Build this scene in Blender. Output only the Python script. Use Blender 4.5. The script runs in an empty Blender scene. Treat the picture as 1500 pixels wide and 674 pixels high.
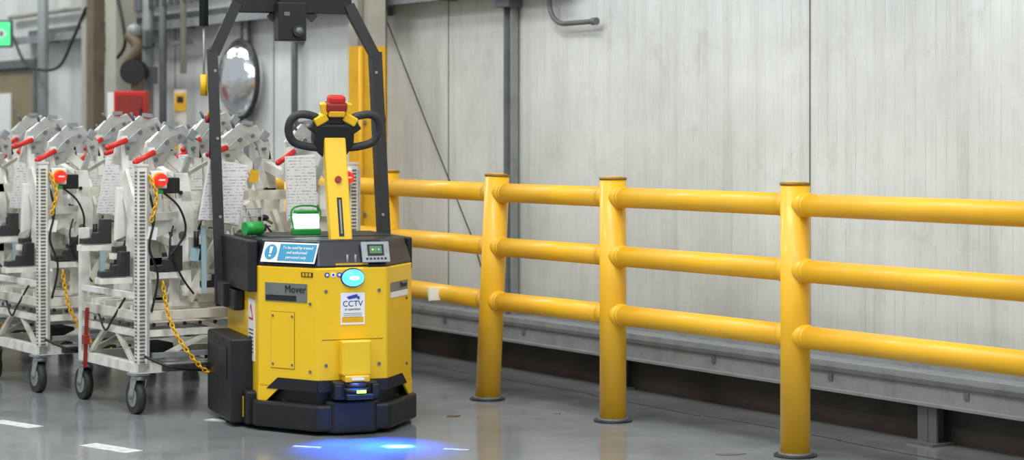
import bpy, bmesh, math, random
from mathutils import Vector, Matrix, Euler
random.seed(7)
S=bpy.context.scene
S.view_settings.view_transform='Standard'
S.view_settings.look='None'
S.view_settings.exposure=0.0

# ---------------------------------------------------------------- materials
def srgb(r,g,b):
    f=lambda c:(c/255/12.92) if c/255<=.04045 else ((c/255+.055)/1.055)**2.4
    return (f(r),f(g),f(b),1)
def newmat(name):
    m=bpy.data.materials.new(name); m.use_nodes=True
    return m,m.node_tree,m.node_tree.nodes['Principled BSDF']
def paint(name,col,rough=.4,metal=0,var=.12,scale=9,bump=0.0,coat=0,emit=None,estr=0,dirt=None,dirtamt=.5):
    m,nt,p=newmat(name)
    N=nt.nodes;L=nt.links
    tc=N.new('ShaderNodeTexCoord')
    nz=N.new('ShaderNodeTexNoise'); nz.inputs['Scale'].default_value=scale; nz.inputs['Detail'].default_value=6
    L.new(tc.outputs['Object'],nz.inputs['Vector'])
    mx=N.new('ShaderNodeMix'); mx.data_type='RGBA'
    c=col; d=dirt or (c[0]*(1-var*2),c[1]*(1-var*2),c[2]*(1-var*2),1)
    mx.inputs['A'].default_value=c; mx.inputs['B'].default_value=d
    r=N.new('ShaderNodeMapRange'); r.inputs[1].default_value=.45; r.inputs[2].default_value=.75
    r.inputs[4].default_value=dirtamt if dirt else 1
    L.new(nz.outputs['Fac'],r.inputs[0]); L.new(r.outputs[0],mx.inputs['Factor'])
    L.new(mx.outputs['Result'],p.inputs['Base Color'])
    r2=N.new('ShaderNodeMapRange'); r2.inputs[3].default_value=max(rough-.06,.02); r2.inputs[4].default_value=rough+.1
    L.new(nz.outputs['Fac'],r2.inputs[0]); L.new(r2.outputs[0],p.inputs['Roughness'])
    p.inputs['Metallic'].default_value=metal
    p.inputs['Coat Weight'].default_value=coat
    if bump:
        b=N.new('ShaderNodeBump'); b.inputs['Strength'].default_value=bump; b.inputs['Distance'].default_value=.01
        L.new(nz.outputs['Fac'],b.inputs['Height']); L.new(b.outputs[0],p.inputs['Normal'])
    if emit:
        p.inputs['Emission Color'].default_value=emit; p.inputs['Emission Strength'].default_value=estr
    return m

M={}
M['fence']=paint('barrier_yellow_polymer',srgb(243,184,34),.4,var=.05,scale=5,coat=.08)
M['fencecap']=paint('barrier_cap',srgb(150,112,34),.5,var=.15)
M['yel']=paint('tractor_yellow_paint',srgb(243,196,26),.36,var=.03,scale=3,coat=.15)
M['yel2']=paint('safety_yellow',srgb(232,178,24),.45,var=.1)
M['blk']=paint('black_powdercoat',srgb(23,23,26),.45,var=.1,scale=30)
M['blk2']=paint('black_plastic',srgb(20,23,36),.35,var=.1,scale=20)
M['rub']=paint('rubber_dark',srgb(48,48,50),.6,var=.15,scale=30)
M['red']=paint('red_plastic',srgb(205,38,30),.4,var=.08)
M['dred']=paint('red_dark',srgb(150,40,34),.5,var=.1)
M['cream']=paint('cream_steel_paint',srgb(220,216,203),.42,var=.07,scale=9,dirt=srgb(140,130,116),dirtamt=.8)
M['cream2']=paint('white_steel_paint',srgb(236,234,226),.42,var=.05,scale=9,dirt=srgb(165,160,150),dirtamt=.8)
M['steel']=paint('brushed_steel',srgb(188,190,190),.35,metal=.75,var=.12,scale=25)
M['alu']=paint('clamp_aluminium',srgb(190,192,188),.35,metal=.35,var=.12,scale=25)
M['galv']=paint('galvanised_steel',srgb(150,154,156),.5,metal=.25,var=.12,scale=10)
M['galvd']=paint('galvanised_dark',srgb(108,112,114),.55,metal=.2,var=.15,scale=10)
M['dark']=paint('dark_recess',srgb(74,68,62),.8,var=.25,scale=4)
M['wht']=paint('white_label',srgb(238,238,234),.5,var=.02)
M['blue']=paint('sign_blue',srgb(62,146,184),.45,var=.03)
M['paleblue']=paint('pale_blue_strip',srgb(168,196,208),.5)
M['navy']=paint('sticker_blue',srgb(50,80,160),.45)
M['ink']=paint('ink_black',srgb(30,30,32),.6)
M['slot']=paint('slot_shadow_grey',srgb(96,94,90),.7)
M['grn']=paint('green_plastic',srgb(28,150,60),.4,var=.08)
M['beige']=paint('column_beige',srgb(176,172,158),.6,var=.12,scale=4)
M['olive']=paint('door_olive',srgb(142,130,100),.6,var=.12,scale=3)
M['brown']=paint('brown_pipe',srgb(112,98,78),.6,var=.2,scale=5)
M['seam']=paint('seam_dark',srgb(120,118,114),.8)
M['conc']=paint('concrete_curb',srgb(98,96,94),.6,var=.2,scale=6,bump=.2)
M['grey']=paint('label_grey',srgb(120,122,122),.4,metal=.2)
M['bluelamp']=paint('blue_led_glow',srgb(20,60,220),.3,emit=(.02,.12,1,1),estr=9)
M['bluecore']=paint('blue_led_core',srgb(150,210,255),.3,emit=(.4,.72,1,1),estr=5)
M['glowgrn']=paint('green_led_glow',srgb(120,220,60),.3,emit=(.3,1,.1,1),estr=3)
M['lamp']=paint('lantern_diffuser',srgb(240,250,245),.3,emit=(.85,1,.92,1),estr=1.6)
M['exit']=paint('exit_sign_green',srgb(40,190,90),.3,emit=(.1,.8,.3,1),estr=1.2)
M['redglow']=paint('red_button_lit',srgb(225,35,25),.3,emit=(1,.05,.03,1),estr=.5)
M['chrome']=paint('mirror_silver',srgb(240,242,244),.1,metal=1,var=.03,scale=14,bump=1.0)
M['screen']=paint('display_glass',srgb(60,90,60),.1,emit=(.15,.35,.2,1),estr=.4)
M['scrgrey']=paint('display_bezel',srgb(150,156,160),.35)
M['mark']=paint('floor_line_paint',srgb(205,205,202),.45,var=.1,scale=30,dirt=srgb(140,142,142),dirtamt=.9)

def paper_mat():
    m,nt,p=newmat('printed_sheet'); N=nt.nodes;L=nt.links
    tc=N.new('ShaderNodeTexCoord')
    sp=N.new('ShaderNodeSeparateXYZ'); L.new(tc.outputs['Object'],sp.inputs[0])
    def rows(step,a,b):
        row=N.new('ShaderNodeMath'); row.operation='PINGPONG'; row.inputs[1].default_value=step; L.new(sp.outputs[2],row.inputs[0])
        rm=N.new('ShaderNodeMapRange'); rm.inputs[1].default_value=a; rm.inputs[2].default_value=b; rm.inputs[3].default_value=1; rm.inputs[4].default_value=0
        L.new(row.outputs[0],rm.inputs[0]); return rm.outputs[0]
    nz=N.new('ShaderNodeTexNoise'); nz.inputs['Scale'].default_value=70; nz.inputs['Detail'].default_value=6
    L.new(tc.outputs['Object'],nz.inputs['Vector'])
    r=N.new('ShaderNodeMapRange'); r.inputs[1].default_value=.48; r.inputs[2].default_value=.58; r.inputs[4].default_value=.55
    L.new(nz.outputs['Fac'],r.inputs[0])
    mu=N.new('ShaderNodeMath'); mu.operation='MULTIPLY'; L.new(r.outputs[0],mu.inputs[0]); L.new(rows(.008,.0025,.004),mu.inputs[1])
    l2=N.new('ShaderNodeMath'); l2.operation='MULTIPLY'; l2.inputs[1].default_value=.45; L.new(rows(.024,.0004,.0011),l2.inputs[0])
    ma=N.new('ShaderNodeMath'); ma.operation='MAXIMUM'; L.new(mu.outputs[0],ma.inputs[0]); L.new(l2.outputs[0],ma.inputs[1])
    mx=N.new('ShaderNodeMix'); mx.data_type='RGBA'; mx.inputs['A'].default_value=srgb(238,238,238); mx.inputs['B'].default_value=srgb(90,94,104)
    L.new(ma.outputs[0],mx.inputs['Factor'])
    L.new(mx.outputs['Result'],p.inputs['Base Color']); p.inputs['Roughness'].default_value=.6
    return m
M['paper']=paper_mat()

def wall_mat():
    m,nt,p=newmat('wall_boards_white'); N=nt.nodes;L=nt.links
    tc=N.new('ShaderNodeTexCoord')
    def noise(sc,scale,det=6,rough=.6):
        mp=N.new('ShaderNodeMapping'); mp.inputs['Scale'].default_value=sc
        L.new(tc.outputs['Object'],mp.inputs[0])
        n=N.new('ShaderNodeTexNoise'); n.inputs['Scale'].default_value=scale; n.inputs['Detail'].default_value=det
        n.inputs['Roughness'].default_value=rough
        L.new(mp.outputs[0],n.inputs['Vector']); return n
    def mr(src,a,b,c=0,d=1):
        r=N.new('ShaderNodeMapRange'); r.inputs[1].default_value=a; r.inputs[2].default_value=b
        r.inputs[3].default_value=c; r.inputs[4].default_value=d; L.new(src,r.inputs[0]); return r.outputs[0]
    def mix(fac,a,b):
        x=N.new('ShaderNodeMix'); x.data_type='RGBA'
        L.new(fac,x.inputs['Factor'])
        if isinstance(a,tuple): x.inputs['A'].default_value=a
        else: L.new(a,x.inputs['A'])
        x.inputs['B'].default_value=b; return x.outputs['Result']
    big=noise((1,1,.8),.8,6,.65)
    streak=noise((9,1,.5),1.0,9,.75)
    fine=noise((60,1,1.2),1.0,5,.7)
    blot=noise((2,1,1.6),1.8,9,.75)
    scuff=noise((6,1,9),2.2,8,.7)
    c=mix(mr(big.outputs['Fac'],.36,.66),srgb(228,231,228),srgb(198,200,196))
    c=mix(mr(streak.outputs['Fac'],.48,.78,0,.5),c,srgb(162,160,152))
    c=mix(mr(fine.outputs['Fac'],.54,.8,0,.35),c,srgb(154,151,143))
    c=mix(mr(blot.outputs['Fac'],.54,.72,0,.4),c,srgb(158,154,144))
    c=mix(mr(scuff.outputs['Fac'],.62,.7,0,.3),c,srgb(150,146,138))
    c=mix(mr(scuff.outputs['Fac'],.36,.28,0,.4),c,srgb(244,245,243))
    sp=N.new('ShaderNodeSeparateXYZ'); L.new(tc.outputs['Object'],sp.inputs[0])
    def joints(step,width):
        a=N.new('ShaderNodeMath'); a.operation='PINGPONG'; a.inputs[1].default_value=step/2
        L.new(sp.outputs[0],a.inputs[0])
        return mr(a.outputs[0],0,width,1,0)
    j=joints(.068,.0024)
    brk=mr(noise((9,1,2.2),1.2,6,.8).outputs['Fac'],.44,.62,.0,.7)
    # boards are more pronounced towards the near end of the wall
    near=mr(sp.outputs[0],1.2,5.5,1,.35)
    mm0=N.new('ShaderNodeMath'); mm0.operation='MULTIPLY'; L.new(j,mm0.inputs[0]); L.new(brk,mm0.inputs[1])
    mm=N.new('ShaderNodeMath'); mm.operation='MULTIPLY'; L.new(mm0.outputs[0],mm.inputs[0]); L.new(near,mm.inputs[1])
    c=mix(mm.outputs[0],c,srgb(124,121,114))
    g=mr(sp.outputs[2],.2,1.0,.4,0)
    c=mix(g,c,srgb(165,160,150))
    L.new(c,p.inputs['Base Color']); p.inputs['Roughness'].default_value=.5
    b=N.new('ShaderNodeBump'); b.inputs['Strength'].default_value=.18; b.inputs['Distance'].default_value=.01; b.invert=True
    ad=N.new('ShaderNodeMath'); ad.operation='ADD'; L.new(mm.outputs[0],ad.inputs[0]); L.new(streak.outputs['Fac'],ad.inputs[1])
    L.new(ad.outputs[0],b.inputs['Height']); L.new(b.outputs[0],p.inputs['Normal'])
    return m
def floor_mat():
    m,nt,p=newmat('floor_painted_concrete'); N=nt.nodes;L=nt.links
    tc=N.new('ShaderNodeTexCoord')
    a=N.new('ShaderNodeTexNoise'); a.inputs['Scale'].default_value=.6; a.inputs['Detail'].default_value=7; a.inputs['Roughness'].default_value=.6
    b=N.new('ShaderNodeTexNoise'); b.inputs['Scale'].default_value=4; b.inputs['Detail'].default_value=9
    L.new(tc.outputs['Object'],a.inputs['Vector']); L.new(tc.outputs['Object'],b.inputs['Vector'])
    cr=N.new('ShaderNodeValToRGB'); cr.color_ramp.elements[0].position=.35; cr.color_ramp.elements[0].color=srgb(116,120,124)
    cr.color_ramp.elements[1].position=.68; cr.color_ramp.elements[1].color=srgb(142,146,149)
    L.new(a.outputs['Fac'],cr.inputs[0])
    mx=N.new('ShaderNodeMix'); mx.data_type='RGBA'; mx.blend_type='MULTIPLY'; mx.inputs['Factor'].default_value=.28
    cr2=N.new('ShaderNodeValToRGB'); cr2.color_ramp.elements[0].position=.3; cr2.color_ramp.elements[0].color=(.5,.5,.5,1); cr2.color_ramp.elements[1].position=.6
    L.new(b.outputs['Fac'],cr2.inputs[0]); L.new(cr.outputs[0],mx.inputs['A']); L.new(cr2.outputs[0],mx.inputs['B'])
    L.new(mx.outputs['Result'],p.inputs['Base Color'])
    r=N.new('ShaderNodeMapRange'); r.inputs[1].default_value=.3; r.inputs[2].default_value=.7; r.inputs[3].default_value=.09; r.inputs[4].default_value=.19
    L.new(b.outputs['Fac'],r.inputs[0]); L.new(r.outputs[0],p.inputs['Roughness'])
    p.inputs['IOR'].default_value=1.75
    bp=N.new('ShaderNodeBump'); bp.inputs['Strength'].default_value=.03; bp.inputs['Distance'].default_value=.01
    L.new(b.outputs['Fac'],bp.inputs['Height']); L.new(bp.outputs[0],p.inputs['Normal'])
    return m

# ---------------------------------------------------------------- mesh builder
def catmull(pts,n=8,closed=False):
    P=[Vector(p) for p in pts]; out=[]
    N=len(P); rng=range(N) if closed else range(N-1)
    for i in rng:
        if closed: a,b,c,d=P[(i-1)%N],P[i],P[(i+1)%N],P[(i+2)%N]
        else: a,b,c,d=P[max(i-1,0)],P[i],P[i+1],P[min(i+2,N-1)]
        for k in range(n):
            t=k/n
            out.append(.5*((2*b)+(-a+c)*t+(2*a-5*b+4*c-d)*t*t+(-a+3*b-3*c+d)*t**3))
    if not closed: out.append(P[-1])
    return out
class B:
    def __init__(s,name): s.name=name; s.bm=bmesh.new(); s.ms=[]
    def mi(s,m):
        if m not in s.ms: s.ms.append(m)
        return s.ms.index(m)
    def _fin(s,verts,m,smooth=False,bev=0,seg=2):
        fs={f for v in verts for f in v.link_faces}
        k=s.mi(m)
        for f in fs:
            f.material_index=k
            if smooth is True or (smooth=='side' and len(f.verts)==4): f.smooth=True
        if bev:
            es=list({e for v in verts for e in v.link_edges})
            bmesh.ops.bevel(s.bm,geom=es,offset=bev,segments=seg,affect='EDGES',profile=.5,material=k)
    def box(s,c,sz,m,rot=(0,0,0),bev=0):
        mat=Matrix.Translation(Vector(c))@Euler(rot).to_matrix().to_4x4()@Matrix.Diagonal((sz[0],sz[1],sz[2],1))
        r=bmesh.ops.create_cube(s.bm,size=1,matrix=mat); s._fin(r['verts'],m,bev=bev)
    def bar(s,p1,p2,w,d,m,bev=0,side=(0,1,0)):
        p1=Vector(p1);p2=Vector(p2);z=(p2-p1); l=z.length; z.normalize()
        y=Vector(side); y=(y-z*y.dot(z)); 
        if y.length<1e-4: y=Vector((1,0,0))
        y.normalize(); x=y.cross(z)
        R=Matrix((x,y,z)).transposed().to_4x4()
        mat=Matrix.Translation((p1+p2)/2)@R@Matrix.Diagonal((w,d,l,1))
        r=bmesh.ops.create_cube(s.bm,size=1,matrix=mat); s._fin(r['verts'],m,bev=bev)
    def cyl(s,p1,p2,r,m,seg=20,r2=None,bev=0):
        p1=Vector(p1);p2=Vector(p2);z=p2-p1;l=z.length
        R=z.to_track_quat('Z','Y').to_matrix().to_4x4()
        q=bmesh.ops.create_cone(s.bm,cap_ends=True,segments=seg,radius1=r,radius2=r if r2 is None else r2,depth=l,matrix=Matrix.Translation((p1+p2)/2)@R)
        s._fin(q['verts'],m,smooth='side')
    def sph(s,c,r,m,sc=(1,1,1),rot=(0,0,0),seg=20):
        mat=Matrix.Translation(Vector(c))@Euler(rot).to_matrix().to_4x4()@Matrix.Diagonal((r*sc[0],r*sc[1],r*sc[2],1))
        q=bmesh.ops.create_uvsphere(s.bm,u_segments=seg,v_segments=seg//2,radius=1,matrix=mat); s._fin(q['verts'],m,smooth=True)
    def prism(s,pts,h,m,mat=Matrix.Identity(4),top=None,bev=0):
        top=top or pts
        v1=[s.bm.verts.new(mat@Vector((p[0],p[1],0))) for p in pts]
        v2=[s.bm.verts.new(mat@Vector((p[0],p[1],h))) for p in top]
        n=len(pts)
        s.bm.faces.new(v1[::-1]); s.bm.faces.new(v2)
        for i in range(n): s.bm.faces.new((v1[i],v1[(i+1)%n],v2[(i+1)%n],v2[i]))
        s._fin(v1+v2,m,bev=bev)
    def tube(s,pts,r,m,seg=10,closed=False):
        P=[Vector(p) for p in pts]; n=len(P); rings=[]
        prev=None
        for i in range(n):
            if closed: t=P[(i+1)%n]-P[(i-1)%n]
            else: t=P[min(i+1,n-1)]-P[max(i-1,0)]
            t.normalize()
            if prev is None:
                a=Vector((0,0,1)) if abs(t.z)<.9 else Vector((1,0,0))
                x=t.cross(a).normalized()
            else: x=(prev-t*prev.dot(t)).normalized()
            prev=x; y=t.cross(x)
            rings.append([s.bm.verts.new(P[i]+(x*math.cos(2*math.pi*k/seg)+y*math.sin(2*math.pi*k/seg))*r) for k in range(seg)])
        for i in range(n if closed else n-1):
            a=rings[i];b=rings[(i+1)%n]
            for k in range(seg): s.bm.faces.new((a[k],a[(k+1)%seg],b[(k+1)%seg],b[k]))
        if not closed:
            s.bm.faces.new(rings[0][::-1]); s.bm.faces.new(rings[-1])
        s._fin([v for q in rings for v in q],m,smooth='side')
    def mesh(s):
        bmesh.ops.recalc_face_normals(s.bm,faces=s.bm.faces[:])
        me=bpy.data.meshes.new(s.name); s.bm.to_mesh(me); s.bm.free()
        for m in s.ms: me.materials.append(M[m])
        return me
    def obj(s,parent=None,mat=None):
        o=bpy.data.objects.new(s.name,s.mesh()); S.collection.objects.link(o)
        if parent: o.parent=parent
        if mat is not None: o.matrix_world=mat if not parent else o.matrix_world
        return o
def empty(name,mat):
    e=bpy.data.objects.new(name,None); e.empty_display_size=.1; S.collection.objects.link(e); e.matrix_world=mat; return e
def addtext(txt,parent,mat,size,m,name,align='CENTER'):
    c=bpy.data.curves.new(name,'FONT'); c.body=txt; c.size=size; c.align_x=align; c.align_y='CENTER'; c.extrude=.0006
    c.materials.append(M[m]); o=bpy.data.objects.new(name,c); S.collection.objects.link(o); o.parent=parent; o.matrix_local=mat
    return o

# ---------------------------------------------------------------- room
TH=math.radians(33.2)
WM=Matrix.Translation((2.276,9.1,0))@Matrix.Rotation(math.radians(90)+TH,4,'Z')   # local x along wall (away), y off the wall, z up
M['wall']=wall_mat(); M['floor']=floor_mat()
b=B('floor'); b.box((0,14,-.05),(50,50,.1),'floor'); b.obj()
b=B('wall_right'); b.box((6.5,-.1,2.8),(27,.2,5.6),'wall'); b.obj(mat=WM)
b=B('trim_panel_joint')
for t,w in ((1.42,.006),(-1.0,.006),(4.9,.006),(7.4,.008),(9.2,.008)): b.box((t,.002,1.3),(w,.006,2.0),'seam')
b.obj(mat=WM)

# steel ledge channel along bottom of the wall
b=B('trim_wall_channel')
b.box((6.5,.075,.315),(27,.15,.012),'galv')
b.box((6.5,.008,.36),(27,.012,.09),'galv')
b.box((6.5,.145,.25),(27,.012,.13),'galv')
b.box((6.5,.165,.185),(27,.05,.012),'galv')
b.box((6.5,.157,.285),(27,.014,.02),'galvd')
for t in (.44,2.88,5.3):
    b.box((t,.10,.09),(.012,.13,.18),'galvd'); b.box((t,.155,.09),(.12,.012,.18),'galvd'); b.box((t,.14,.006),(.17,.14,.012),'galvd')
for i in range(14):
    b.box((.2+i*.9,.154,.245),(.03,.008,.03),'galvd')
b.obj(mat=WM)
b=B('baseboard_right'); b.box((6.5,.03,.085),(27,.06,.17),'dark'); b.obj(mat=WM)
b=B('trim_floor_joint')
for i in range(26):
    t=-2+i*.5; o=.42+.02*math.sin(i*1.7)
    b.box((t,o,.001),(.5,.008,.003),'dark',rot=(0,0,.04*math.sin(i*2.1)))
b.obj(mat=WM)

# steel strut
b=B('wall_steel_strut')
b.box((4.11,.03,1.28),(.07,.012,1.92),'galvd'); b.box((4.07,.04,1.28),(.01,.05,1.92),'galv'); b.box((4.15,.04,1.28),(.01,.05,1.92),'galv')
for i in range(9): b.box((4.11,.038,.45+i*.2),(.02,.006,.05),'slot')
b.box((4.11,.06,2.22),(.16,.10,.045),'galvd',bev=.006)
b.obj(mat=WM)
# upper cable tray / beam
b=B('wall_cable_tray')
b.box((8.0,.08,2.33),(9.2,.16,.01),'galv'); b.box((8.0,.16,2.31),(9.2,.01,.07),'galv'); b.box((8.0,.01,2.37),(9.2,.012,.09),'galvd')
b.cyl((3.6,.06,2.56),(13,.06,2.56),.022,'beige')
for i in range(9): b.box((3.8+i,.08,2.30),(.03,.14,.05),'galvd')
b.obj(mat=WM)
# hook pipe
b=B('wall_conduit_pipe')
b.tube([(3.66,.06,3.4),(3.66,.06,2.2)]+[(3.66-.16*(1-math.cos(a)),.06,2.2-.13*math.sin(a)) for a in [i*math.pi/16 for i in range(1,9)]]+[(3.2,.06,2.07)],.015,'galvd',seg=12)
b.cyl((3.22,.06,2.07),(3.18,.06,2.07),.022,'galvd')
b.box((3.66,.03,2.3),(.06,.06,.025),'galvd')
b.obj(mat=WM)
# diagonal cable
b=B('wall_stay_cable'); b.tube([(5.63,.05,2.2),(5.1,.05,1.5),(4.52,.05,.75),(4.35,.05,.45)],.005,'rub',seg=6)
b.box((5.64,.05,2.25),(.1,.06,.06),'galvd'); b.obj(mat=WM)
# thin conduit
b=B('wall_conduit_thin'); b.cyl((6.95,.06,.35),(6.95,.06,3.2),.025,'galvd'); b.cyl((7.75,.06,.35),(7.75,.06,3.2),.022,'galv')
for z in (.8,1.5,2.1): b.box((6.95,.03,z),(.1,.06,.03),'galvd')
b.obj(mat=WM)

# building column
CM=WM@Matrix.Translation((5.48,.27,0))@Matrix.Rotation(math.radians(-90)-TH,4,'Z')
b=B('building_column')
for z0,z1,m in ((0,2.0,'yel2'),(2.0,4.6,'beige')):
    zc=(z0+z1)/2;h=z1-z0
    b.box((0,-.10,zc),(.24,.02,h),m); b.box((0,.10,zc),(.24,.02,h),m); b.box((0,0,zc),(.016,.18,h),m)
b.cyl((-.04,-.125,.5),(-.04,-.125,2.0),.018,'fence'); b.box((0,0,.01),(.34,.3,.02),'galvd')
b.cyl((-.04,-.125,2.0),(-.04,-.125,3.6),.018,'beige')
for z in (.9,1.5,2.1): b.box((-.04,-.12,z),(.07,.03,.02),'galvd')
b.obj(mat=CM)

# far left services
b=B('service_pipe_rack')
b.box((9.62,.3,2.2),(.22,.18,4.4),'beige'); b.box((9.92,.4,2.1),(.14,.1,4.2),'brown'); b.box((10.3,.3,2.2),(.1,.12,4.4),'beige')
b.cyl((9.2,.24,.3),(9.2,.24,4),.045,'galv'); b.cyl((8.9,.24,.3),(8.9,.24,4),.03,'galvd'); b.cyl((8.5,.24,1.9),(8.5,.24,4),.025,'beige')
b.cyl((11.6,.24,0),(11.6,.24,4),.05,'galv')
for z in (2.15,2.62): b.box((9.4,.2,z),(1.9,.04,.035),'galvd')
for i in range(9): b.cyl((8.1+i*.13,.24,2.45),(8.1+i*.13,.24,3.4),.02,'galv')
for i,z in enumerate((1.9,2.2,2.5)): b.box((9.05+.12*i,.27,z),(.12,.06,.14),'galvd',bev=.005)
b.tube(catmull([(12.5,.2,2.35),(12.1,.25,2.12),(11.6,.32,2.02),(11.0,.32,2.02),(10.6,.34,2.25),(10.2,.38,2.5)]),.014,'blk',seg=8)
b.tube(catmull([(9.5,.42,2.7),(9.3,.42,2.35),(9.25,.42,2.15),(9.4,.42,2.05)]),.014,'blk',seg=8)
b.obj(mat=WM)
b=B('door_1'); b.box((13.0,.03,1.02),(1.5,.06,2.04),'olive'); b.box((12.22,.05,1.05),(.07,.1,2.1),'galvd'); b.box((13.78,.05,1.05),(.07,.1,2.1),'galvd'); b.box((13.0,.05,2.1),(1.6,.1,.08),'galvd')
b.box((13.15,.065,1.55),(.4,.01,.55),'wht'); b.obj(mat=WM)
FM=lambda t,o,z:WM@Matrix.Translation((t,o,z))@Matrix.Rotation(math.radians(-90)-TH,4,'Z')
b=B('exit_sign'); b.box((0,0,0),(.30,.06,.25),'galvd',bev=.005); b.box((0,-.033,0),(.27,.01,.21),'exit')
b.box((.02,-.04,0),(.1,.004,.04),'wht'); b.prism([(0,-.05),(0,.05),(.06,0)],.004,'wht',Matrix.Translation((.05,-.038,0))@Matrix.Rotation(math.pi/2,4,'X'))
b.cyl((0,0,.12),(0,0,.9),.012,'galvd'); b.obj(mat=FM(11.83,.6,2.34))
b=B('hose_reel'); 
b.tube(catmull([(-.05,0,.3),(.03,-.03,.2),(-.06,0,.05),(.05,-.04,-.05),(0,0,-.2)]),.045,'brown'); b.cyl((0,.1,-.0),(0,-.1,-.0),.10,'blk'); b.sph((0,0,.33),.06,'galv'); b.box((0,.1,.1),(.08,.06,.5),'brown')
b.obj(mat=FM(8.98,.45,1.92))
b=B('fire_alarm_cabinet'); b.box((0,0,0),(.25,.2,.32),'red',bev=.01); b.box((-.15,.0,-.0),(.05,.18,.3),'wht'); b.box((.0,-.105,0),(.2,.01,.25),'dred'); b.box((0,.0,-.88),(.06,.06,1.45),'galvd')
b.box((.09,-.115,0),(.02,.015,.05),'blk'); b.obj(mat=FM(8.62,.62,1.6))
b=B('warning_sign'); b.box((0,0,0),(.09,.01,.14),'yel2'); b.box((0,-.006,.02),(.05,.004,.05),'ink'); b.box((0,0,-.32),(.09,.01,.12),'yel2'); b.box((0,.01,-.15),(.1,.01,.5),'cream'); b.obj(mat=FM(8.72,.17,1.68))

# convex mirror
b=B('convex_mirror')
b.sph((7.83,.06,1.84),.29,'chrome',sc=(1,.55,1),seg=32)
b.tube([(7.83+.30*math.cos(a),.07,1.84+.30*math.sin(a)) for a in [i*math.pi/16 for i in range(32)]],.018,'rub',closed=True)
b.box((7.83,.03,2.18),(.05,.06,.2),'galvd')
b.obj(mat=WM)

# ---------------------------------------------------------------- barrier
posts=[(-2.3,.87,0),(-1.02,.87,0),(.515,.888,0),(1.847,.914,0),(2.89,.985,1),(4.155,.875,0),(5.36,.875,0)]
fe=empty('safety_barrier',WM)
pb=B('posts'); rb=B('rails')
def ptop(p): # lean of the struck post
    return (p[0]-.0-.03*p[2],p[1]-.042*p[2])
for p in posts:
    tx,ty=ptop(p)
    base=Vector((p[0],p[1],0)); top=Vector((tx,ty,1.2))
    r=.066
    pb.cyl(base,top,r,'fence',seg=40)
    d=(top-base).normalized()
    pb.cyl(top-d*.004,top+d*.008,r+.002,'fencecap',seg=40); pb.cyl(top+d*.008,top+d*.012,r-.02,'fence',seg=32)
    pb.cyl(base,base+Vector((0,0,.008)),.095,'blk',seg=32); pb.cyl(base,base+Vector((0,0,.018)),.074,'galvd',seg=32)
for a,c in zip(posts[:-1],posts[1:]):
    for z in (1.11,.82,.53):
        A=Vector((a[0],a[1],0)).lerp(Vector((*ptop(a),1.2)),z/1.2); C=Vector((c[0],c[1],0)).lerp(Vector((*ptop(c),1.2)),z/1.2); A.z=C.z=z
        d=(C-A).normalized()
        rb.cyl(A,C,.0505,'fence',seg=36)
        for q,s in ((A,1),(C,-1)):
            rb.cyl(q+d*s*.02,q+d*s*.082,.0555,'fence',seg=36); rb.cyl(q+d*s*.082,q+d*s*.095,.0555,'fence',seg=36,r2=.0505) if s>0 else rb.cyl(q+d*s*.095,q+d*s*.082,.0505,'fence',seg=36,r2=.0555)
rb.box((3.42,.99,.53),(.02,.09,.07),'wht',rot=(0,.2,0))
# rounded end return down to the floor at the far end
e0=posts[-1]
for z in (1.11,.82): rb.tube(catmull([(e0[0],e0[1],z),(e0[0]+.15,e0[1],z),(e0[0]+.26,e0[1],z-.03),(e0[0]+.32,e0[1],z-.12),(e0[0]+.33,e0[1],z-.3)]),.05,'fence',seg=20)
rb.cyl((e0[0]+.33,e0[1],0),(e0[0]+.33,e0[1],.85),.05,'fence')
pb.obj(fe); rb.obj(fe)

# floor markings
b=B('floor_dash_marking')
for (x,y,L,w,a) in ((-2.43,10.03,.33,.09,-41),(-1.815,9.26,.34,.10,-41),(-1.46,10.17,.13,.06,-25),(-.25,9.22,.12,.03,-20),(-.93,9.3,.14,.03,-20)):
    b.box((x,y,.0015),(L,w,.002),'mark',rot=(0,0,math.radians(a)))
b.obj()
b=B('floor_debris')
b.prism([(0,0),(.07,.01),(.12,.05),(.05,.07),(-.02,.04)],.003,'conc',Matrix.Translation((.92,9.05,0)))
b.prism([(0,0),(.05,-.01),(.07,.03),(.01,.04)],.004,'brown',Matrix.Translation((-.33,10.3,0)))
b.prism([(0,0),(.03,-.01),(.04,.03),(.01,.02)],.004,'brown',Matrix.Translation((.21,10.4,0)))
b.obj()

# ---------------------------------------------------------------- tow tractor
TM=Matrix.Translation((-.755,9.70,0))@Matrix.Rotation(math.radians(20),4,'Z')
tt=empty('tow_tractor',TM)
H=.385
foot=[(-.17,0),(.17,0),(H,.3),(H,1.0),(-H,1.0),(-H,.3)]
def inset(d): return [(-.17+.4*d,d),(.17-.4*d,d),(H-d,.3+.3*d),(H-d,1.0-d),(-H+d,1.0-d),(-H+d,.3+.3*d)]
b=B('body_shell')
T=Matrix.Translation
b.prism(foot,.575,'yel',T((0,0,.215)),bev=.008)
b.prism(inset(.04),.09,'blk',T((0,0,.13)))
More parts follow.
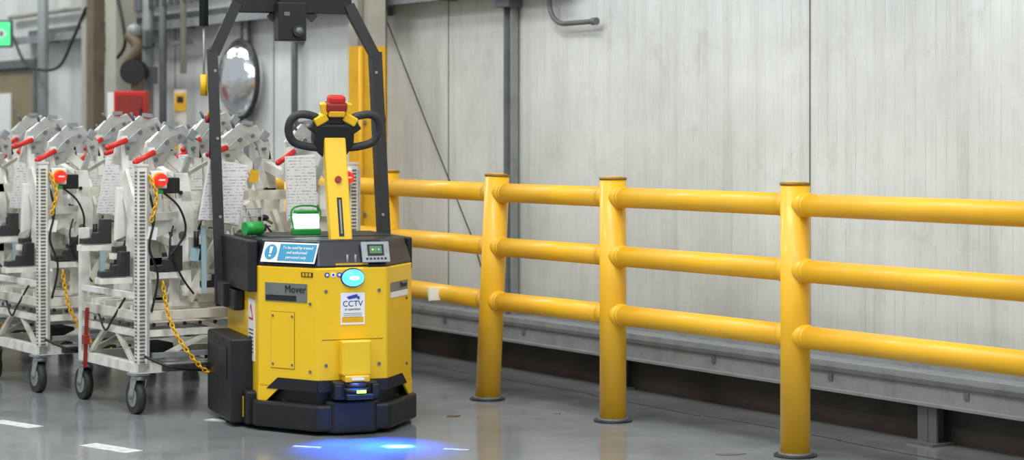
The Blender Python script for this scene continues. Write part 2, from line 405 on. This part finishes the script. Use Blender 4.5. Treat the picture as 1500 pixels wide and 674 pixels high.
# yellow skirt corners
for sx in (-1,1):
    b.box((sx*(H-.012),.55,.18),(.024,.5,.09),'yel')
bump=inset(-.025)
b.prism(bump,.125,'blk',T((0,0,.02)),bev=.014)
b.prism([(-.1,-.04),(.1,-.04),(.13,0),(.13,.05),(-.13,.05),(-.13,0)],.15,'blk',T((0,0,.012)),bev=.01)
def facet(side,s,z,off=0):
    if side==0:
        return T((s,-off,z))@Matrix.Rotation(math.pi/2,4,'X')
    ang=math.atan2(.3,H-.17)*side
    mid=Vector((side*(H+.17)/2,.15,z))
    R=Matrix.Rotation(ang,4,'Z')
    return T(mid)@R@T((s,-off,0))@Matrix.Rotation(math.pi/2,4,'X')
b.prism([(-.185,0),(-.14,.0),(-.05,.075),(-.185,.075)],.01,'yel',facet(-1,0,.14,-.008))
b.prism([(.185,0),(.14,.0),(.05,.075),(.185,.075)],.01,'yel',facet(1,0,.14,-.008))
# black scoop cut into the lower skirt, either side of the scanner
b.prism([(-.13,0),(.185,0),(.185,.055),(-.06,.055)],.004,'blk',facet(-1,0,.205,.001))
b.prism([(-.185,0),(.10,0),(.03,.055),(-.185,.055)],.004,'blk',facet(1,0,.205,.001))
b.prism([(-.17,0),(.17,0),(.17,.055),(-.17,.055)],.004,'blk',facet(0,0,.205,.001))
def plate(side,s,z,w,h,m,off=.0,th=.003):
    b.prism([(-w/2,-h/2),(w/2,-h/2),(w/2,h/2),(-w/2,h/2)],th,m,facet(side,s,z,off))
plate(-1,-.03,.44,.148,.272,'fencecap',0,.001)
plate(-1,-.03,.44,.142,.266,'yel',.0,.003)
for sx in(-.06,.06):
    for sz in(-.115,.115):
        q=facet(-1,-.03+sx,.44+sz,0)@Vector((0,0,0)); q2=facet(-1,-.03+sx,.44+sz,.006)@Vector((0,0,0)); b.cyl(q,q2,.006,'galvd',seg=8)
plate(0,0,.45,.3,.004,'fencecap',0,.001)
for sx in (-.13,.13): b.cyl((sx,0,.68),(sx,-.006,.68),.008,'galvd',seg=10); b.cyl((sx,0,.33),(sx,-.006,.33),.008,'galvd',seg=10)
for sz in (.3,.62): 
    q=facet(-1,.14,sz,0)@Vector((0,0,0)); q2=facet(-1,.14,sz,.006)@Vector((0,0,0)); b.cyl(q,q2,.007,'galvd',seg=8)
    q=facet(1,.1,sz,0)@Vector((0,0,0)); q2=facet(1,.1,sz,.006)@Vector((0,0,0)); b.cyl(q,q2,.007,'galvd',seg=8)
b.obj(tt)
b=B('labels')
plate(-1,-.01,.668,.26,.088,'grey',0,.003); plate(-1,-.04,.641,.19,.026,'ink',0,.004)
plate(1,-.01,.672,.25,.075,'grey',0,.003); plate(1,-.01,.65,.25,.028,'wht',0,.004)
plate(0,0,.595,.118,.15,'wht',0,.003)
plate(0,0,.543,.105,.025,'yel2',0,.0036)
for i in range(3): plate(0,0,.573-.0085*i,.09,.002,'ink',0,.0036)
b.prism([(-.03,0),(.02,.012),(.028,-.004),(-.02,-.012)],.002,'navy',facet(0,0.0,.652,.003)); plate(0,.028,.647,.01,.014,'navy',.003,.0036)
for i,m in enumerate(('navy','wht','navy','wht')):
    q=facet(0,-.125+i*.03,.757,0)@Vector((0,0,0)); b.cyl(q,q+Vector((0,-.003,0)),.012,m,seg=16)
    b.cyl(q+Vector((0,-.003,0)),q+Vector((0,-.004,0)),.006,'wht' if m=='navy' else 'navy',seg=12)
plate(-1,.12,.757,.07,.022,'ink',0,.003)
for i in range(3): plate(-1,.1+i*.02,.757,.014,.016,'yel2',.002,.0025)
b.obj(tt)
b=B('flank_sign')
b.box((-H-.002,.44,.47),(.004,.13,.30),'wht')
b.prism([(-.045,0),(.045,0),(0,.075)],.003,'red',T((-H-.004,.44,.52))@Matrix.Rotation(-math.pi/2,4,'Z')@Matrix.Rotation(math.pi/2,4,'X'))
b.prism([(-.028,0),(.028,0),(0,.045)],.002,'wht',T((-H-.007,.44,.53))@Matrix.Rotation(-math.pi/2,4,'Z')@Matrix.Rotation(math.pi/2,4,'X'))
for i in range(7): b.box((-H-.005,.44,.47-.018*i),(.002,.09,.005),'ink')
b.obj(tt)
rx=lambda a:Matrix.Rotation(a,4,'X')
addtext('Mover',tt,facet(-1,.05,.684,.0045),.05,'ink','maker_label_text')
addtext('Mover',tt,facet(1,.05,.69,.0045),.04,'ink','maker_label_text_side')
addtext('CCTV',tt,facet(0,0,.618,.0035),.038,'ink','cctv_text')
addtext('in operation',tt,facet(0,0,.593,.0035),.016,'ink','cctv_subtext')

# console
b=B('console')
cb=[(-.17,.005),(.17,.005),(H,.3),(H,1.0),(-H,1.0),(-H,.3)]
ct=[(-.155,.06),(.155,.06),(H-.025,.345),(H-.02,.95),(-H+.02,.95),(-H+.025,.345)]
b.prism(cb,.128,'blk2',T((0,0,.79)),top=ct,bev=.01)
b.box((0,.64,.915),(.62,.5,.012),'blk')
b.box((-H-.02,.66,.785),(.05,.66,.25),'blk',bev=.008)
b.box((H+.008,.66,.83),(.03,.60,.16),'blk',bev=.008)
b.box((-H-.03,.78,.60),(.05,.36,.10),'blk',bev=.006)
b.box((-H-.04,.84,.62),(.08,.22,.12),'blk',bev=.006)
b.obj(tt)
b=B('side_battery_box')
b.box((-H-.045,.70,.225),(.13,.56,.41),'blk',bev=.012); b.box((-H-.112,.70,.3),(.006,.4,.16),'blk2',bev=.002)
b.box((-H-.02,.40,.1),(.06,.12,.16),'blk',bev=.01)
b.box((H+.03,.75,.2),(.08,.46,.36),'blk',bev=.012)
b.box((-H-.06,.45,.05),(.05,.05,.03),'galvd')
b.box((-H-.02,.41,.10),(.064,.02,.1),'yel2')
for y in (.25,.8): 
    for x in (-.25,.25): b.cyl((x-.04,y,.08),(x+.04,y,.08),.08,'rub',seg=28)
b.obj(tt)
def cplate(bb,side,s,zc,w,h,m,off,th):
    base=facet(side,s,zc,0); 
    tilt=.36
    mat=base@T((0,0,-.022-.0))@Matrix.Rotation(-tilt,4,'X')@T((0,0,off))
    bb.prism([(-w/2,-h/2),(w/2,-h/2),(w/2,h/2),(-w/2,h/2)],th,m,mat); return mat
b=B('operator_sign')
m0=cplate(b,-1,-.0,.853,.335,.1,'wht',.008,.004)
m1=cplate(b,-1,.048,.853,.225,.085,'blue',.012,.001)
m2=m0@T((-.115,0,.004))
b.prism([(.038*math.cos(i*math.pi/12),.038*math.sin(i*math.pi/12)) for i in range(24)],.0015,'blue',m2)
b.prism([(-.006,-.008),(.006,-.008),(.009,.026),(-.009,.026)],.002,'wht',m2@T((0,0,.001))); b.prism([(-.006,-.024),(.006,-.024),(.006,-.014),(-.006,-.014)],.002,'wht',m2@T((0,0,.001)))
b.obj(tt)
for i,tx in enumerate(('To be used by trained','and authorised','personnel only')):
    addtext(tx,tt,m1@T((0,.024-.024*i,.0015)),.021,'wht','sign_text')
b=B('display_panel')
mm=cplate(b,0,.115,.856,.135,.10,'scrgrey',.006,.012)
b.prism([(-.04,-.025),(.04,-.025),(.04,.03),(-.04,.03)],.003,'ink',mm@T((0,.006,.012)))
b.prism([(-.03,-.017),(.03,-.017),(.03,.02),(-.03,.02)],.002,'screen',mm@T((0,.008,.014)))
for i in range(6): b.prism([(-.005,-.004),(.005,-.004),(.005,.004),(-.005,.004)],.003,'ink',mm@T((-.045+.018*i,-.034,.012)))
for i in range(3): b.prism([(-.003,-.003),(.003,-.003),(.003,.003),(-.003,.003)],.001,('glowgrn','redglow','bluelamp')[i],mm@T((-.015+.015*i,.01,.0162)))
b.obj(tt)
b=B('blue_lamp')
b.sph((0,.0,.742),.054,'blk2',sc=(1.1,.5,.85)); b.sph((0,-.010,.742),.05,'bluelamp',sc=(1.1,.55,.82)); b.sph((0,-.022,.742),.032,'bluecore',sc=(1.2,.5,.7)); b.obj(tt)
b=B('safety_scanner')
b.box((0,-.04,.365),(.14,.08,.16),'yel',bev=.01); b.box((.0,-.05,.44),(.142,.06,.02),'yel',bev=.006)
b.box((0,-.05,.272),(.12,.09,.03),'yel2',bev=.006)
b.cyl((0,-.055,.255),(0,-.055,.215),.055,'blk2',seg=28); b.box((-.0,-.02,.215),(.215,.09,.085),'blk',bev=.01)
b.cyl((0,-.06,.23),(0,-.06,.2),.06,'ink',seg=28)
for x in(-.09,.09): b.box((x,-.055,.215),(.035,.06,.06),'blk',bev=.006)
b.box((.01,-.118,.215),(.045,.008,.014),'glowgrn'); b.box((.005,-.1,.19),(.13,.05,.025),'blk',bev=.004)
b.box((0,-.097,.272),(.06,.003,.012),'wht')
b.obj(tt)
# tiller
b=B('steering_tiller')
p1=Vector((-.012,.30,1.40)); q0=Vector((-.012,.16,.86))
b.bar(q0,p1,.108,.055,'yel',bev=.008,side=(0,1,0))
dr=(p1-q0).normalized(); nn=Vector((0,-dr.z,dr.y))
def on(f,x=0,off=0): return q0.lerp(p1,f)+Vector((x,0,0))+nn*off
b.bar(on(.12),on(.46),.024,.062,'blk',side=(0,1,0))
b.bar(on(.14),on(.44),.008,.066,'galv',side=(0,1,0))
b.cyl(on(.62,0,.02),on(.62,0,.04),.016,'dred',seg=16)
for s in(-1,1):
    b.bar((s*.045,.04,.79),(s*.045,.17,.90),.02,.05,'yel2',bev=.004,side=(0,1,0)); b.cyl((s*.03,.05,.83),(s*.07,.05,.83),.022,'yel',seg=16)
b.cyl((-.09,.05,.815),(.09,.05,.815),.012,'galvd'); b.box((0,.04,.80),(.16,.06,.02),'yel2')
for s in(-1,1): b.cyl((s*.075,.045,.80),(s*.075,.045,.85),.009,'yel',seg=10); b.cyl((s*.02,.02,.85),(s*.02,.02,.80),.006,'galv',seg=8)
b.obj(tt)
b=B('tiller_handle')
hc=Vector((-.012,.31,1.44))
def hp(x,z): return hc+Vector((x,-.25*z-.02,z))
for s in(-1,1):
    b.tube(catmull([hp(s*.05,.030),hp(s*.10,.065),hp(s*.17,.078),hp(s*.215,.055),hp(s*.228,.0),hp(s*.20,-.055),hp(s*.13,-.078),hp(s*.05,-.085)],6),.020,'rub',seg=14)
    b.bar(hp(s*.05,-.02),hp(s*.12,.03),.05,.04,'blk',bev=.008)
    b.box(hp(s*.075,.055),(.07,.05,.045),'yel',rot=(.2,s*.5,0),bev=.008)
    b.box(hp(s*.06,.105),(.03,.04,.06),'yel',rot=(.2,s*.2,0),bev=.006)
pr=[(-.075,.05),(-.10,0),(-.10,-.05),(-.07,-.105),(-.035,-.13),(.035,-.13),(.07,-.105),(.10,-.05),(.10,0),(.075,.05)]
b.prism(pr,.09,'blk',T(hc+Vector((0,.05,0)))@rx(math.pi/2+.2),bev=.014)
b.prism([(-.05,0),(.05,0),(.04,.05),(-.04,.05)],.07,'rub',T(hc+Vector((0,.03,.03)))@rx(math.pi/2),bev=.01)
b.box(hp(0,.115),(.105,.07,.05),'dred',rot=(.2,0,0),bev=.014); b.box(hp(0,.15),(.085,.06,.04),'red',rot=(.2,0,0),bev=.012)
b.box(hp(0,.085),(.08,.075,.03),'yel2',rot=(.2,0,0),bev=.006)
b.obj(tt)
# mast
b=B('overhead_frame')
my=lambda z:.92+(z-.5)*.17
def mp(x,z): return Vector((x,my(z),z))
W=.432
for s in(-1,1):
    b.bar(mp(s*W,.55 if s<0 else .8),mp(s*W,1.87),.035,.075,'blk',bev=.003)
    b.bar(mp(s*W,.55 if s<0 else .8)+Vector((s*.01,-.04,0)),mp(s*W,1.86)+Vector((s*.01,-.04,0)),.055,.012,'blk')
    b.bar(mp(s*W,1.85),mp(s*(W-.13),2.10),.035,.075,'blk',bev=.003)
    b.bar(mp(s*W,1.84)+Vector((0,-.04,0)),mp(s*(W-.13),2.11)+Vector((0,-.04,0)),.055,.012,'blk')
    b.cyl(mp(s*(W+.03),1.5),mp(s*(W+.05),1.5),.02,'dred',seg=14)
    for z in (1.0,1.4,1.75): b.cyl(mp(s*W,z)+Vector((0,-.03,0)),mp(s*W,z)+Vector((0,-.05,0)),.008,'galv',seg=8)
b.bar(mp(-(W-.115),2.105),mp(W-.115,2.105),.09,.075,'blk',bev=.004)
for s in(-1,1): b.bar(mp(s*.08,2.07),mp(s*.12,2.03),.04,.04,'blk')
b.obj(tt)
b=B('frame_camera_box')
b.box(mp(-.03,2.01)+Vector((0,-.07,0)),(.15,.10,.20),'blk',bev=.006); b.box(mp(-.03,2.11)+Vector((0,-.06,0)),(.11,.09,.1),'blk')
q=mp(-.0,1.96)+Vector((0,-.115,0)); b.cyl(q,q+Vector((0,-.02,0)),.03,'rub',seg=24); b.sph(q+Vector((0,-.02,0)),.02,'galvd')
b.box(mp(-.06,2.05)+Vector((0,-.125,0)),(.03,.008,.02),'galvd')
b.obj(tt)
b=B('antenna')
a=Vector((-W-.055,my(1.6),0))
b.cyl(a+Vector((0,0,1.62)),a+Vector((0,0,1.73)),.018,'yel2'); b.cyl(a+Vector((0,0,1.70)),a+Vector((0,0,1.98)),.006,'galv',seg=8); b.cyl(a+Vector((0,0,1.98)),a+Vector((0,0,2.6)),.024,'blk'); b.box(a+Vector((.03,0,1.66)),(.06,.02,.03),'yel2'); b.box(a+Vector((.03,0,1.52)),(.03,.02,.03),'yel2',bev=.004); b.cyl(a+Vector((.03,-.02,1.55)),a+Vector((.03,-.02,1.25)),.006,'blk',seg=8)
b.obj(tt)
b=B('tow_hitch')
b.box((-.1,1.05,.27),(.1,.16,.06),'galvd',bev=.005); b.cyl((-.1,1.1,.22),(-.1,1.1,.36),.015,'steel'); b.bar((-.1,1.1,.27),(-.45,1.25,.25),.04,.04,'blk'); b.cyl((-.5,.98,.22),(-.5,1.15,.22),.02,'blk')
b.obj(tt)
b=B('lantern')
lx,ly=-.08,.58
b.box((lx,ly,.935),(.135,.10,.035),'grn',bev=.008); b.box((lx,ly,.985),(.125,.085,.085),'lamp',bev=.018); b.box((lx,ly,1.034),(.11,.08,.018),'grn',bev=.006)
b.tube(catmull([(lx-.06,ly,.95),(lx-.075,ly,1.03),(lx-.045,ly,1.062),(lx+.045,ly,1.062),(lx+.075,ly,1.03),(lx+.06,ly,.95)]),.005,'grn',seg=8)
b.cyl((lx-.31,ly,.955),(lx-.22,ly+.03,.955),.033,'grn'); b.cyl((lx-.22,ly+.03,.955),(lx-.2,ly+.035,.955),.018,'blk')
for k in range(5): b.cyl((lx-.3+k*.025,ly+.1,.92),(lx-.3+k*.025,ly+.1,1.05),.003,'galv',seg=6)
for z in(.97,1.01,1.05): b.cyl((lx-.3,ly+.1,z),(lx-.2,ly+.1,z),.003,'galv',seg=6)
b.obj(tt)
# floor warning spot lamp (blue)
src=TM@Vector((0,-.09,.742))
def spot(n,col,e,size,blend,tgt):
    ld=bpy.data.lights.new(n,'SPOT'); ld.color=col; ld.energy=e; ld.spot_size=math.radians(size); ld.spot_blend=blend; ld.shadow_soft_size=.02
    lo=bpy.data.objects.new(n,ld); S.collection.objects.link(lo)
    lo.parent=tt; lo.matrix_world=T(src)@(Vector(tgt)-src).to_track_quat('-Z','Y').to_matrix().to_4x4()
spot('blue_spot',(.005,.12,1),480,56,1,(-.64,9.28,0))
spot('blue_spot_wide',(.0,.25,1),260,26,1,(-.56,9.30,0))
spot('blue_spot_core',(.2,.75,1),1300,7,.5,(-.535,9.32,0))
spot('blue_spot_core_b',(.2,.75,1),1000,6,.5,(-.49,9.325,0))

# ---------------------------------------------------------------- trolleys
CW,CL=1.22,.76
def build_cart():
    out=[]
    b=B('frame')
    for z,m,w in ((.235,'cream2',.045),(.50,'cream',.04),(.41,'cream2',.03)):
        for y in (0,CL): b.box((CW/2,y,z),(CW+w,w,w*1.1),m)
        for x in (0,CW): b.box((x,CL/2,z),(w,CL,w*1.1),m)
        for x in (.4,.8): b.box((x,CL/2,z),(w*.8,CL,w*.8),m)
    b.box((CW/2,CL/2,.455),(CW-.08,CL-.06,.008),'cream')
    for y in(.12,.3,.48,.64): b.box((CW/2,y,.535),(CW,.03,.03),'cream2')
    for i in range(14): b.cyl((.06+i*.085,-.022,.455),(.06+i*.085,-.03,.455),.01,'blk',seg=8)
    for i in range(6): b.cyl((-.022,.1+i*.11,.455),(-.03,.1+i*.11,.455),.01,'blk',seg=8)
    for x in (0,CW):
        b.box((x,0,.74),(.05,.045,1.05),'cream2'); b.box((x,CL,.58),(.045,.045,.68),'cream2')
        for k in range(52):
            z=.27+k*.0188; b.box((x-.002,-.024,z),(.028,.006,.007),'slot'); b.box((x-.026,0,z),(.004,.02,.007),'slot')
        b.box((x,0,1.265),(.06,.055,.012),'cream')
        b.box((x+.03,-.004,.74),(.012,.05,1.0),'alu')
    for y in (0,CL):
        b.bar((0,y,.24),(.4,y,.41),.025,.025,'cream',side=(0,1,0)); b.bar((CW,y,.24),(.8,y,.41),.025,.025,'cream',side=(0,1,0))
    b.bar((0,.08,.25),(0,.3,.40),.022,.022,'cream',side=(1,0,0)); b.bar((0,.68,.25),(0,.46,.40),.022,.022,'cream',side=(1,0,0))
    b.box((-.01,CL/2,.60),(.02,CL,.03),'cream2')
    b.bar((0,0,1.0),(.28,.15,1.0),.04,.035,'cream2'); b.bar((CW,0,1.0),(.95,.15,1.0),.04,.035,'cream2')
    b.bar((0,0,.7),(.28,.15,.7),.04,.035,'cream2'); b.bar((CW,0,.7),(.95,.15,.7),.04,.035,'cream2')
    # lower drawbar and floor-level cross rail clutter
    b.box((.3,-.03,.30),(.5,.03,.025),'galv'); b.box((.62,.2,.33),(.18,.14,.09),'alu',bev=.005); b.box((.2,.3,.30),(.14,.2,.07),'rub',bev=.006)
    out.append(b)
    b=B('casters')
    for x in (0,CW):
        for y in (.03,CL-.03):
            sw=.03 if x==0 else -.02
            b.box((x,y,.205),(.09,.09,.012),'galv'); b.cyl((x,y,.175),(x,y,.2),.035,'steel')
            for s in(-1,1): b.prism([(-.03,.18),(.035,.18),(.055,.075),(.02,.06)],.005,'steel',T((x+s*.028,y,0))@Matrix.Rotation(math.pi/2,4,'Z')@rx(math.pi/2))
            b.cyl((x-.02,y+sw,.085),(x+.02,y+sw,.085),.085,'rub',seg=30); b.cyl((x-.023,y+sw,.085),(x+.023,y+sw,.085),.05,'galv',seg=24); b.cyl((x-.036,y+sw,.085),(x+.036,y+sw,.085),.012,'galvd',seg=10)
    out.append(b)
    b=B('jig')
    XZ=rx(math.pi/2)
    for (y,zt) in ((.13,1.22),(.50,1.3)):
        for i,x in enumerate((.27,.60,.95)):
            b.prism([(-.06,.53),(.06,.53),(.045,.8),(.07,1.0),(.035,zt),(-.035,zt),(-.02,1.0),(-.05,.8)],.035,'cream2',T((x,y,0))@XZ,bev=.004)
            b.cyl((x,y-.036,.9),(x,y-.045,.9),.02,'slot',seg=14); b.cyl((x,y-.036,.66),(x,y-.045,.66),.012,'galv',seg=12)
            b.cyl((x-.01,y-.036,1.12),(x-.01,y-.045,1.12),.010,'blk',seg=12)
            b.box((x+.06,y-.03,.84),(.05,.05,.1),'alu',bev=.003)
        b.box((.61,y-.02,1.1),(.78,.03,.05),'cream'); b.box((.61,y-.02,.74),(.78,.03,.045),'cream')
        b.bar((.3,y-.045,.56),(.57,y-.045,1.06),.045,.02,'cream',side=(0,1,0)); b.bar((.64,y-.045,1.06),(.92,y-.045,.58),.045,.02,'cream',side=(0,1,0))
        b.prism([(.06,.86),(.26,.94),(.26,.99),(.16,.99),(.16,1.14),(.07,1.14)],.03,'cream2',T((0,y,0))@XZ,bev=.003)
        b.prism([(.98,.9),(1.15,.86),(1.15,1.15),(1.08,1.15),(1.08,.99),(.98,.99)],.03,'cream2',T((0,y,0))@XZ,bev=.003)
        b.prism([(.36,.55),(.5,.55),(.46,.68),(.40,.7)],.03,'cream2',T((0,y-.02,0))@XZ,bev=.003)
        b.prism([(.7,.55),(.84,.55),(.8,.68),(.74,.7)],.03,'cream2',T((0,y-.02,0))@XZ,bev=.003)
    for x in (.27,.60,.95):
        b.bar((x,.1,1.16),(x,.52,1.26),.04,.05,'cream2'); b.bar((x,.1,.84),(x,.52,.9),.04,.04,'cream')
        b.bar((x,.06,.58),(x,.40,1.0),.03,.03,'cream')
    YZ=Matrix.Rotation(math.pi/2,4,'Z')@rx(math.pi/2)
    for x in (.10,.42,.80):
        b.prism([(.12,.55),(.62,.55),(.58,.66),(.46,.70),(.40,.98),(.52,1.16),(.44,1.24),(.28,1.02),(.26,.72),(.14,.66)],.02,'cream2',T((x,0,0))@YZ,bev=.003)
    for x,y,z in ((.16,.05,.72),(.44,.08,.63),(.78,.08,.72),(1.06,.05,.64),(.12,.45,.80),(.46,.42,.7),(-.0,.35,.68),(.0,.6,.84)):
        b.prism([(-.08,0),(.08,0),(.08,.13),(.03,.13),(.03,.06),(-.01,.06),(-.01,.03),(-.08,.03)],.06,'rub',T((x,y+.03,z))@XZ,bev=.004)
        b.box((x,y,z-.02),(.18,.07,.03),'cream2')
    for x,z in ((.38,1.0),(.72,.98),(1.02,1.03)):
        b.sph((x,.06,z),.022,'blk',sc=(1.4,1,.8)); b.cyl((x,.06,z),(x+.06,.08,z-.03),.008,'galv',seg=8)
        b.cyl((x-.05,.05,z-.16),(x-.05,.05,z-.08),.014,'blk',seg=10)
        b.box((x+.1,.05,z-.22),(.06,.05,.07),'alu',bev=.004); b.cyl((x+.1,.02,z-.22),(x+.1,.0,z-.22),.012,'blk',seg=10)
    b.bar((.36,.02,.6),(.36,.03,.95),.025,.01,'paleblue')
    for pts in ([(.03,-.02,1.15),(.06,-.03,1.0),(.03,-.04,.85),(.08,-.03,.7),(.05,-.02,.52)],[(.2,.05,.95),(.17,.02,.85),(.22,.0,.7),(.3,.02,.6)],[(.7,.0,.95),(.75,-.02,.85),(.7,.0,.7),(.66,.02,.6)],[(.1,.0,1.14),(.2,-.02,1.05),(.24,-.01,.92),(.16,.0,.8)],[(0,.2,.58),(-.03,.3,.46),(-.02,.42,.40),(-.01,.55,.5)]):
        b.tube(catmull(pts),.006,'blk',seg=6)
    b.box((.15,-.01,1.16),(.10,.05,.08),'blk',bev=.004)
    # small tags
    for x,y,z,m in ((.22,.06,1.06,'wht'),(.55,.06,.86,'wht'),(.66,.05,1.2,'yel2'),(.05,-.03,.92,'wht'),(.98,.06,.8,'wht'),(.32,.05,.80,'paleblue')):
        b.box((x,y,z),(.05,.004,.065),m,rot=(0,.15,0)); b.cyl((x,y,z+.03),(x,y+.01,z+.07),.002,'ink',seg=6)
    out.append(b)
    b=B('toggle_clamps')
    for i,(x,y,z,f) in enumerate(((.2,.12,1.35,0),(.62,.14,1.36,.12),(1.0,.12,1.36,-.1),(.22,.52,1.40,.1),(.64,.52,1.42,-.05))):
        Q=T((x,y,z))@Matrix.Rotation(f,4,'Y')@XZ
        P=lambda a,bb,c: T((x,y,z))@Matrix.Rotation(f,4,'Y')@Vector((a,bb,c))
        b.prism([(-.13,-.15),(-.08,-.15),(-.06,-.04),(.0,.04),(.06,.05),(.1,.01),(.12,-.05),(.17,-.05),(.17,.03),(.11,.075),(.08,.12),(.03,.10),(-.02,.12),(-.07,.07),(-.11,.03)],.02,'alu',Q,bev=.002)
        b.prism([(-.10,-.03),(-.02,.05),(.05,.08),(.10,.05),(.0,-.01),(-.04,-.09),(-.09,-.1)],.012,'steel',Q@T((0,0,.026)),bev=.001)
        b.prism([(-.13,-.15),(-.08,-.15),(-.06,-.03),(.0,.05),(-.0,.11),(-.10,.03)],.02,'cream',Q@T((0,0,-.06)),bev=.002)
        b.prism([(.02,-.02),(.12,-.10),(.15,-.17),(.11,-.19),(.07,-.12),(-.01,-.06)],.018,'cream2',Q@T((0,0,-.03)),bev=.002)
        b.bar(P(-.1,0,0),Vector((x-.1,y-.03,z-.24)),.035,.05,'cream2'); b.bar(P(.12,0,-.05),Vector((x+.05,y,z-.22)),.025,.03,'steel',side=(0,1,0))
        for (a,c,r) in ((-.02,.03,.012),(.05,.06,.010),(-.08,-.06,.010),(.13,.0,.009)): b.cyl(P(a,-.045,c),P(a,.06,c),r,'galvd',seg=10)
        b.bar(P(-.04,-.04,-.01),P(-.12,-.06,-.03),.018,.012,'steel',side=(0,1,0))
        b.cyl(P(-.10,-.06,-.02),P(-.21,-.075,-.07),.015,'red',seg=12); b.sph(P(-.21,-.075,-.07),.015,'red',seg=12)
        b.box(P(.13,-.01,.07),(.04,.03,.05),'galv',rot=(0,.6,0)); b.cyl(P(.15,-.01,.05),P(.18,-.01,-.05),.008,'blk',seg=8)
        b.box(P(.02,-.02,.125),(.05,.03,.02),'galv',rot=(0,f,0)); b.cyl(P(-.05,-.01,.09),P(-.07,-.01,.13),.008,'galvd',seg=8)
    out.append(b)
    b=B('emergency_stop')
    for x in (.085,CW-.06):
        b.box((x,-.015,1.19),(.085,.05,.09),'cream2',bev=.006)
        b.cyl((x,-.04,1.19),(x,-.046,1.19),.038,'yel2',seg=28); b.cyl((x,-.046,1.19),(x,-.072,1.19),.032,'redglow',seg=28); b.box((x,-.073,1.19),(.034,.004,.008),'wht'); b.box((x,-.04,1.13),(.03,.02,.02),'grn')
    out.append(b)
    b=B('document_sheets')
    b.box((.45,-.03,1.12),(.22,.003,.31),'paper',rot=(.06,.16,0)); b.box((.45,-.022,1.12),(.23,.003,.32),'wht',rot=(.06,.16,0))
    b.box((.90,-.03,1.14),(.17,.003,.33),'paper',rot=(.05,-.06,0)); b.box((.90,-.022,1.14),(.18,.003,.34),'wht',rot=(.05,-.06,0))
    b.bar((.37,-.01,1.28),(.32,.12,1.22),.02,.01,'cream'); b.bar((.88,-.01,1.29),(.9,.12,1.22),.02,.01,'cream')
    out.append(b)
    b=B('safety_chain')
    def chain(pts,m='yel2'):
        P=catmull(pts,10); d=0; L=[0]
        for i in range(1,len(P)): L.append(L[-1]+(P[i]-P[i-1]).length)
        s=0;k=0
        while s<L[-1]-.01:
            i=max(j for j in range(len(L)) if L[j]<=s); i=min(i,len(P)-2)
            p=P[i].lerp(P[i+1],(s-L[i])/max(L[i+1]-L[i],1e-6)); t=(P[i+1]-P[i]).normalized()
            q=t.cross(Vector((0,1,0))).normalized() if k%2 else t.cross(t.cross(Vector((0,1,0)))).normalized()
            b.tube([p+t*.017*math.cos(a)+q*.010*math.sin(a) for a in [j*math.pi/4 for j in range(8)]],.0042,m,seg=5,closed=True)
            s+=.024;k+=1
    chain([(.10,-.05,.66),(.12,-.09,.48),(.18,-.16,.33),(.28,-.18,.22),(.34,-.15,.24)])
    chain([(.03,-.05,1.2),(.06,-.06,1.1),(.035,-.05,.98)])
    out.append(b)
    b=B('lashing_strap')
    b.bar((-.03,CL-.12,.5),(-.035,CL-.10,.18),.02,.008,'dred'); b.box((-.035,CL-.11,.33),(.03,.04,.05),'dred',bev=.004)
    b.tube(catmull([(.5,-.05,.24),(.3,-.1,.22),(.1,-.15,.25),(-.0,-.05,.3)]),.008,'blk',seg=6)
    b.box((.25,-.06,.235),(.3,.05,.03),'rub')
    out.append(b)
    return [(x.name,x.mesh()) for x in out]
parts=build_cart()
for k in range(6):
    ang=33.5+ (k*.3)
    e=empty('parts_trolley',T((-1.88-.70*k,10.37+.87*k,0))@Matrix.Rotation(math.radians(ang),4,'Z'))
    for nme,me in parts:
        o=bpy.data.objects.new(nme,me); S.collection.objects.link(o); o.parent=e

# ---------------------------------------------------------------- lights
w=bpy.data.worlds.new('World'); S.world=w; w.use_nodes=True
w.node_tree.nodes['Background'].inputs[0].default_value=(.9,.96,1,1); w.node_tree.nodes['Background'].inputs[1].default_value=.52
def strip(x,y,z,sx,sy,e,rz=0,col=(.97,1,.98)):
    l=bpy.data.lights.new('ceiling_lamp','AREA'); l.shape='RECTANGLE'; l.size=sx; l.size_y=sy; l.energy=e; l.color=col
    o=bpy.data.objects.new('ceiling_lamp',l); S.collection.objects.link(o); o.location=(x,y,z); o.rotation_euler=(0,0,rz)
for x,y in ((-3.5,5.5),(0,5.5),(3,4),(-5,10),(-1.2,8.6),(-4,15),(-7,19)):
    strip(x,y,5.4,.7,2.6,138,TH)

cam=bpy.data.cameras.new('camera'); co=bpy.data.objects.new('camera',cam); S.collection.objects.link(co)
co.location=(0,0,1.417); co.rotation_euler=(math.pi/2,0,0)
cam.lens=72; cam.sensor_width=36; cam.sensor_fit='HORIZONTAL'; cam.shift_y=-139/1500
cam.dof.use_dof=True; cam.dof.focus_distance=9.8; cam.dof.aperture_fstop=2.2
S.camera=co
